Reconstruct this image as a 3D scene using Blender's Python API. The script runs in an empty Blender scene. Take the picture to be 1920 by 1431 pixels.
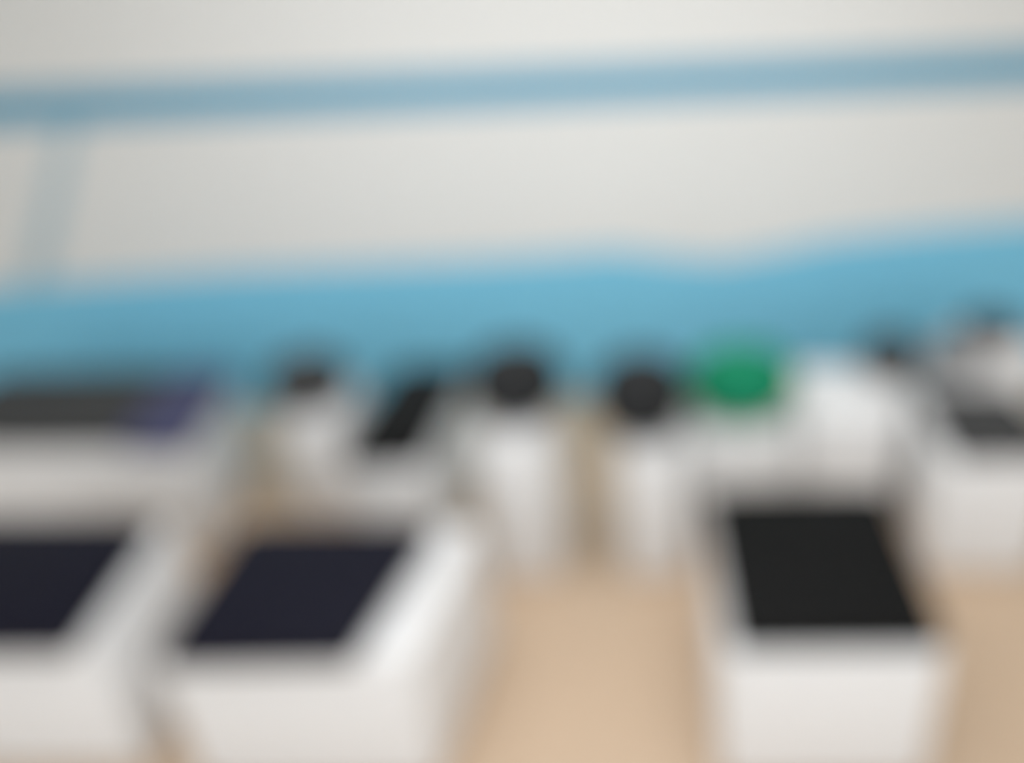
import bpy, bmesh, math
from mathutils import Vector, Matrix

# ------------------------------------------------------------------ camera, world, lights, exposure
sc = bpy.context.scene
C = sc.collection
sc.view_settings.view_transform = 'Standard'
sc.view_settings.look = 'None'
sc.view_settings.gamma = 1.0
sc.view_settings.use_curve_mapping = False
sc.view_settings.exposure = 0.48

cam = bpy.data.cameras.new('camera')
cam.sensor_width = 36.0
cam.lens = 36.0 * 1400 / 1920
cam.shift_x = -240 / 1920
cam.clip_start = 0.02
cam.dof.use_dof = True                      # the photograph is badly out of focus:
cam.dof.focus_distance = 0.10               # the lens is focused far too near
cam.dof.aperture_fstop = 3.1
co = bpy.data.objects.new('camera', cam); C.objects.link(co)
pit, roll = math.radians(25.1), math.radians(2.35)
fw = Vector((0, math.cos(pit), -math.sin(pit)))
r0 = Vector((1, 0, 0)); u0 = r0.cross(fw)
rt = math.cos(roll) * r0 - math.sin(roll) * u0
up = math.sin(roll) * r0 + math.cos(roll) * u0
co.matrix_world = Matrix(((rt.x, up.x, -fw.x, 0), (rt.y, up.y, -fw.y, 0), (rt.z, up.z, -fw.z, 1.7), (0, 0, 0, 1)))
sc.camera = co

w = bpy.data.worlds.new('daylight'); sc.world = w; w.use_nodes = True
bg = w.node_tree.nodes['Background']
bg.inputs[0].default_value = (0.92, 0.965, 1.0, 1); bg.inputs[1].default_value = 1.2   # daylight from the open side behind the camera

def area(name, loc, size, size_y, power, rot=(0, 0, 0), color=(1, 1, 1)):
    l = bpy.data.lights.new(name, 'AREA'); l.shape = 'RECTANGLE'
    l.size = size; l.size_y = size_y; l.energy = power; l.color = color
    o = bpy.data.objects.new(name, l); C.objects.link(o); o.location = loc; o.rotation_euler = rot
area('ceiling_lamp_near', (0.1, 0.6, 2.66), 2.8, 0.9, 17, color=(0.97, 0.98, 1.0))
area('ceiling_lamp_far', (-0.25, 2.0, 2.66), 2.8, 0.9, 23, color=(0.97, 0.98, 1.0))

# ------------------------------------------------------------------ materials
def lin(c): return tuple(((v / 255 + 0.055) / 1.055) ** 2.4 if v > 10 else v / 255 / 12.92 for v in c) + (1,)
def mat(name, rgb, rough=0.5, coat=0.0, var=0.06, scale=6.0, bump=0.0, bscale=200.0, stretch=None, spec=0.5, sheen=0.0):
    m = bpy.data.materials.new(name); m.use_nodes = True
    n = m.node_tree.nodes; L = m.node_tree.links; p = n['Principled BSDF']
    tc = n.new('ShaderNodeTexCoord'); mp = n.new('ShaderNodeMapping')
    if stretch: mp.inputs['Scale'].default_value = stretch
    L.new(tc.outputs['Object'], mp.inputs[0])
    nz = n.new('ShaderNodeTexNoise'); nz.inputs['Scale'].default_value = scale; nz.inputs['Detail'].default_value = 5
    L.new(mp.outputs[0], nz.inputs['Vector'])
    mx = n.new('ShaderNodeMix'); mx.data_type = 'RGBA'
    base = lin(rgb)
    mx.inputs[6].default_value = tuple(c * (1 - var) for c in base[:3]) + (1,)
    mx.inputs[7].default_value = tuple(min(1, c * (1 + var)) for c in base[:3]) + (1,)
    L.new(nz.outputs['Fac'], mx.inputs[0]); L.new(mx.outputs[2], p.inputs['Base Color'])
    p.inputs['Roughness'].default_value = rough
    p.inputs['Specular IOR Level'].default_value = spec
    p.inputs['Coat Weight'].default_value = coat
    p.inputs['Sheen Weight'].default_value = sheen
    if bump:
        b2 = n.new('ShaderNodeTexNoise'); b2.inputs['Scale'].default_value = bscale
        L.new(mp.outputs[0], b2.inputs['Vector'])
        bp = n.new('ShaderNodeBump'); bp.inputs['Strength'].default_value = bump; bp.inputs['Distance'].default_value = 0.002
        L.new(b2.outputs['Fac'], bp.inputs['Height']); L.new(bp.outputs[0], p.inputs['Normal'])
    return m
M = dict(
    wall=mat('white_wall_paint', (226, 226, 223), 0.8, var=0.015, scale=2, bump=0.15),
    ceiling=mat('ceiling_paint', (232, 232, 230), 0.9, var=0.01),
    floor=mat('tan_floor', (196, 171, 145), 0.45, var=0.05, scale=3, stretch=(6, 0.8, 1), bump=0.05, bscale=60),
    blue=mat('blue_wall_paint', (124, 200, 230), 0.7, var=0.03, scale=2),
    stripe=mat('pale_blue_wall_paint', (92, 160, 188), 0.7, var=0.03, scale=2),
    pale=mat('faint_blue_streak', (178, 198, 206), 0.7, var=0.03, scale=2),
    white=mat('white_laminate', (228, 228, 228), 0.5, var=0.015, scale=3),
    navy=mat('navy_black_pad', (16, 16, 30), 0.55, var=0.12, scale=8, bump=0.2, bscale=300, spec=0.12),
    indigo=mat('dark_navy_pad', (72, 73, 102), 0.55, var=0.1, scale=8, bump=0.2, bscale=300, spec=0.12),
    black=mat('black_pad', (13, 13, 13), 0.6, var=0.12, scale=8, bump=0.2, bscale=300, spec=0.12),
    char=mat('charcoal_pad', (63, 63, 63), 0.6, var=0.1, scale=8, bump=0.2, bscale=300, spec=0.12),
    soft=mat('soft_black_fabric', (36, 37, 38), 0.7, var=0.1, scale=8, bump=0.2, bscale=300, spec=0.2),
    grey=mat('grey_fabric', (135, 134, 134), 0.8, var=0.06, scale=8, bump=0.2, bscale=300),
    green=mat('green_fabric', (18, 124, 88), 0.65, var=0.06, scale=8, bump=0.2, bscale=300, spec=0.12),
)

# ------------------------------------------------------------------ helpers
def obj(name, bm, m, parent=None, loc=None, smooth=True):
    bmesh.ops.recalc_face_normals(bm, faces=bm.faces)
    me = bpy.data.meshes.new(name); bm.to_mesh(me); bm.free(); me.materials.append(m)
    if smooth:
        for p in me.polygons: p.use_smooth = True
        try: me.set_sharp_from_angle(angle=math.radians(40))
        except Exception: pass
    o = bpy.data.objects.new(name, me); C.objects.link(o)
    if parent: o.parent = parent
    if loc: o.location = loc
    return o
def prism(poly, z0, z1, bev=0.0, seg=3, crown=0.0):
    bm = bmesh.new()
    lo = [bm.verts.new((x, y, z0)) for x, y in poly]; hi = [bm.verts.new((x, y, z1)) for x, y in poly]
    n = len(poly)
    bm.faces.new(lo[::-1]); top = bm.faces.new(hi)
    for i in range(n): bm.faces.new((lo[i], lo[(i+1) % n], hi[(i+1) % n], hi[i]))
    if bev: bmesh.ops.bevel(bm, geom=list(bm.edges), offset=bev, segments=seg, profile=0.5, affect='EDGES')
    if crown:
        tf = max(bm.faces, key=lambda f: f.calc_center_median().z * 10 + f.calc_area())
        r = bmesh.ops.inset_region(bm, faces=[tf], thickness=0.05)
        bmesh.ops.translate(bm, verts=tf.verts, vec=(0, 0, crown))
    return bm
def box(a, b, bev=0.0): return prism([(a[0], a[1]), (b[0], a[1]), (b[0], b[1]), (a[0], b[1])], a[2], b[2], bev)
def tube_loop(pts, r, seg=6):
    bm = bmesh.new(); rings = []; n = len(pts)
    P = [Vector(p) for p in pts]
    for i in range(n):
        t = (P[(i+1) % n] - P[i-1]).normalized(); s = t.cross(Vector((0, 0, 1))).normalized(); v = s.cross(t)
        rings.append([bm.verts.new(P[i] + r * (math.cos(2*math.pi*k/seg) * s + math.sin(2*math.pi*k/seg) * v)) for k in range(seg)])
    for i in range(n):
        for k in range(seg):
            bm.faces.new((rings[i][k], rings[i][(k+1) % seg], rings[(i+1) % n][(k+1) % seg], rings[(i+1) % n][k]))
    return bm
def lathe(prof, sx=1.0, sy=1.0, seg=40):
    bm = bmesh.new(); rings = []
    for r, z in prof:
        if r < 1e-5: rings.append([bm.verts.new((0, 0, z))])
        else: rings.append([bm.verts.new((r*sx*math.cos(2*math.pi*k/seg), r*sy*math.sin(2*math.pi*k/seg), z)) for k in range(seg)])
    for a, b in zip(rings, rings[1:]):
        for k in range(seg):
            k2 = (k+1) % seg
            if len(a) == 1: bm.faces.new((a[0], b[k], b[k2]))
            elif len(b) == 1: bm.faces.new((a[k], a[k2], b[0]))
            else: bm.faces.new((a[k], a[k2], b[k2], b[k]))
    return bm
def struct(name, bm, m, smooth=False):
    o = obj(name, bm, m, smooth=smooth); o['kind'] = 'structure'; return o
def root(name, label, cat, loc, group=None):
    o = bpy.data.objects.new(name, None); C.objects.link(o); o.location = loc
    o.empty_display_size = 0.1
    o['label'] = label; o['category'] = cat
    if group: o['group'] = group
    return o
def centre(q): return (sum(p[0] for p in q)/len(q), sum(p[1] for p in q)/len(q))
def rel(q, c): return [(x - c[0], y - c[1]) for x, y in q]
def scaled(q, k): c = centre(q); return [(c[0]+(x-c[0])*k, c[1]+(y-c[1])*k) for x, y in q]

# ------------------------------------------------------------------ the room
YW = 3.5
struct('floor', box((-4.2, -1.5, -0.1), (3.6, YW + 0.1, 0)), M['floor'])
struct('wall_back', box((-4.2, YW, 0), (3.6, YW + 0.12, 2.7)), M['wall'])
struct('wall_left', box((-4.3, -1.5, 0), (-4.2, YW + 0.12, 2.7)), M['wall'])
struct('wall_right', box((3.6, -1.5, 0), (3.7, YW + 0.12, 2.7)), M['wall'])
struct('ceiling', box((-4.3, -1.5, 2.7), (3.7, YW + 0.12, 2.8)), M['ceiling'])
def wallskin(name, pts, m, d):                # a thin skin of colour on the back wall, outline in x and z
    bm = bmesh.new()
    f = [bm.verts.new((x, YW - d, z)) for x, z in pts]; b = [bm.verts.new((x, YW - 0.0002, z)) for x, z in pts]
    n = len(pts)
    bm.faces.new(f); bm.faces.new(b[::-1])
    for i in range(n): bm.faces.new((f[i], b[i], b[(i+1) % n], f[(i+1) % n]))
    o = struct(name, bm, m)
    o['label'] = name
    return o
top = [(-4.19, 0.66), (-3.07, 0.70), (-1.9, 0.735), (-0.75, 0.74), (-0.3, 0.75), (-0.1, 0.76), (0.15, 0.72), (0.41, 0.69), (0.65, 0.72), (0.92, 0.765), (1.42, 0.80), (1.80, 0.815), (3.59, 0.86)]
o = wallskin('trim_1', [(-4.19, 0.001)] + [(3.59, 0.001)] + top[::-1], M['blue'], 0.004); o['label'] = 'broad blue band painted along the foot of the white wall'
o = wallskin('trim_2', [(-3.9, 1.425), (3.59, 1.425), (3.59, 1.572), (-3.9, 1.572)], M['stripe'], 0.004); o['label'] = 'narrow pale blue stripe painted high across the white wall'
o = wallskin('trim_3', [(-2.95, 0.71), (-2.83, 0.71), (-2.42, 1.424), (-2.50, 1.424)], M['pale'], 0.003); o['label'] = 'faint slanting pale blue streak on the left of the wall'  # pale blue-grey streak, a thin coloured slab leaning to the right

# ------------------------------------------------------------------ white box stools with flat dark pads
def grown(q, d):                                # corners moved outwards by d along both edges
    out = []
    for i, (x, y) in enumerate(q):
        p = Vector((x, y)); a = (p - Vector(q[i-1])).normalized(); b = (p - Vector(q[(i+1) % 4])).normalized()
        p = p + (a + b) * d; out.append((p.x, p.y))
    return out
def add_pad(t, bq, pq, pm, hb, ht, label=None):
    pq = grown(pq, 0.013)
    c = centre(bq)
    p = obj('seat_pad', prism(rel(pq, c), hb, ht - 0.006, 0.014, 4, 0.006), pm, t)
    if label: p['label'] = label
    pr = scaled(rel(pq, c), 0.985); pts = []
    for i in range(4):
        a, b = pr[i], pr[(i+1) % 4]
        for k in range(1, 8): pts.append((a[0]+(b[0]-a[0])*k/8, a[1]+(b[1]-a[1])*k/8, ht - 0.010))
    obj('piping', tube_loop(pts, 0.004), pm, p)
def box_stool(label, bq, pq, pm, hb=0.44, ht=0.50, group='white box stools with dark pads', name='box_stool', cat='stool'):
    c = centre(bq)
    t = root(name, label, cat, (c[0], c[1], 0), group)
    obj('body', prism(rel(bq, c), 0.03, hb, 0.006), M['white'], t)
    obj('foot_plinth', prism(scaled(rel(bq, c), 0.93), 0.0, 0.03), M['white'], t)
    add_pad(t, bq, pq, pm, hb, ht)
    return t
box_stool('front white boxy stool with navy-black pad, cut off by the left edge',
    [(-1.925, 1.382), (-1.315, 1.357), (-1.377, 1.828), (-2.091, 1.877)], [(-1.777, 1.341), (-1.351, 1.326), (-1.417, 1.781), (-1.963, 1.819)], M['navy'])
box_stool('front white boxy stool with navy-black pad beside a bare white ledge',
    [(-1.137, 1.293), (-0.540, 1.269), (-0.475, 1.764), (-1.17, 1.814)], [(-1.084, 1.272), (-0.679, 1.262), (-0.601, 1.7), (-1.115, 1.735)], M['navy'])
box_stool('front white boxy stool with black pad over its whole top, right of aisle',
    [(0.158, 1.240), (0.648, 1.222), (0.698, 1.83), (0.18, 1.868)], [(0.195, 1.258), (0.630, 1.240), (0.676, 1.78), (0.190, 1.80)], M['black'])
bq = [(-2.664, 2.37), (-1.575, 2.26), (-1.745, 2.911), (-2.843, 3.017)]
bench = box_stool('long white bench at the left edge with a charcoal and a slanting navy pad', bq,
    [(-2.56, 2.37), (-1.845, 2.315), (-1.935, 2.86), (-2.72, 2.93)], M['char'], name='bench', cat='bench', group=None)
add_pad(bench, bq, [(-1.795, 2.285), (-1.58, 2.26), (-1.70, 2.85), (-1.91, 2.87)], M['indigo'], 0.44, 0.50, 'dark navy pad')
box_stool('white boxy stool with a narrow black pad, just right of the small dark rounded cushion',
    [(-0.985, 2.12), (-0.720, 2.10), (-0.715, 2.807), (-0.985, 2.83)], [(-0.962, 2.118), (-0.735, 2.115), (-0.715, 2.765), (-0.968, 2.775)], M['black'], ht=0.52)
box_stool('white boxy stool with a charcoal pad slanting to the right edge of the picture',
    [(0.930, 2.00), (1.30, 1.98), (1.361, 2.445), (0.99, 2.479)], [(0.989, 2.009), (1.29, 1.99), (1.32, 2.363), (1.019, 2.389)], M['char'])

# ------------------------------------------------------------------ narrow white stools with plump rounded cushions
def round_stool(label, bq, hb, cc, w, h, cm, d=None, group='narrow white stools with rounded cushions'):
    c = centre(bq)
    t = root('round_stool', label, 'stool', (c[0], c[1], 0), group)
    obj('body', prism(rel(bq, c), 0.03, hb, 0.006), M['white'], t)
    obj('foot_plinth', prism(scaled(rel(bq, c), 0.93), 0.0, 0.03), M['white'], t)
    prof = []
    for i in range(21):
        a = -math.pi/2 + math.pi * i / 20; ca, sa = math.cos(a), math.sin(a)
        prof.append((abs(ca) ** 0.75, (math.copysign(abs(sa) ** 0.8, sa) + 1) / 2 * h))
    prof[0] = (0, 0); prof[-1] = (0, h)
    sx, sy = w / 2, (d or w) / 2
    p = obj('seat_cushion', lathe(prof, sx, sy), cm, t, (cc[0]-c[0], cc[1]-c[1], hb))
    pts = [(sx*1.002*math.cos(2*math.pi*k/40), sy*1.002*math.sin(2*math.pi*k/40), h/2) for k in range(40)]
    obj('piping', tube_loop(pts, 0.004), cm, p)
    obj('button', lathe([(0, 0), (0.016, 0.0), (0.013, 0.005), (0, 0.007)], seg=16), cm, p, (0, 0, h - 0.002))
    return t
def rect(x0, x1, y0, y1): return [(x0, y0), (x1, y0), (x1, y1), (x0, y1)]
round_stool('small white stool with a dark rounded cushion, leftmost of the rounded cushions',
    [(-1.345, 2.473), (-1.107, 2.451), (-1.145, 2.80), (-1.385, 2.82)], 0.44, (-1.27, 2.62), 0.29, 0.20, M['char'])
round_stool('narrow white stool with a black rounded cushion, alone near the middle of the picture',
    rect(-0.525, -0.300, 2.06, 2.34), 0.56, (-0.405, 2.23), 0.31, 0.235, M['soft'])
round_stool('narrow white stool with a black rounded cushion, touching the left side of the green cushion',
    rect(-0.070, 0.135, 2.04, 2.34), 0.50, (0.003, 2.19), 0.308, 0.26, M['soft'])
round_stool('white stool with the only green rounded cushion, behind the black square pad',
    rect(0.165, 0.515, 2.19, 2.53), 0.46, (0.352, 2.36), 0.375, 0.24, M['green'], 0.31)
round_stool('wide white stool, dark rounded cushion on its back corner, right of the green one',
    [(0.555, 2.30), (0.905, 2.28), (1.07, 2.70), (0.621, 2.74)], 0.46, (0.965, 2.62), 0.225, 0.165, M['char'])
round_stool('white stool with a grey rounded cushion, between two dark cushions at the right',
    rect(1.11, 1.315, 2.50, 2.74), 0.46, (1.205, 2.60), 0.205, 0.15, M['grey'])
round_stool('white stool with a low dark grey cushion, furthest back at the right edge',
    rect(1.335, 1.63, 2.72, 2.99), 0.50, (1.455, 2.85), 0.24, 0.10, M['char'])
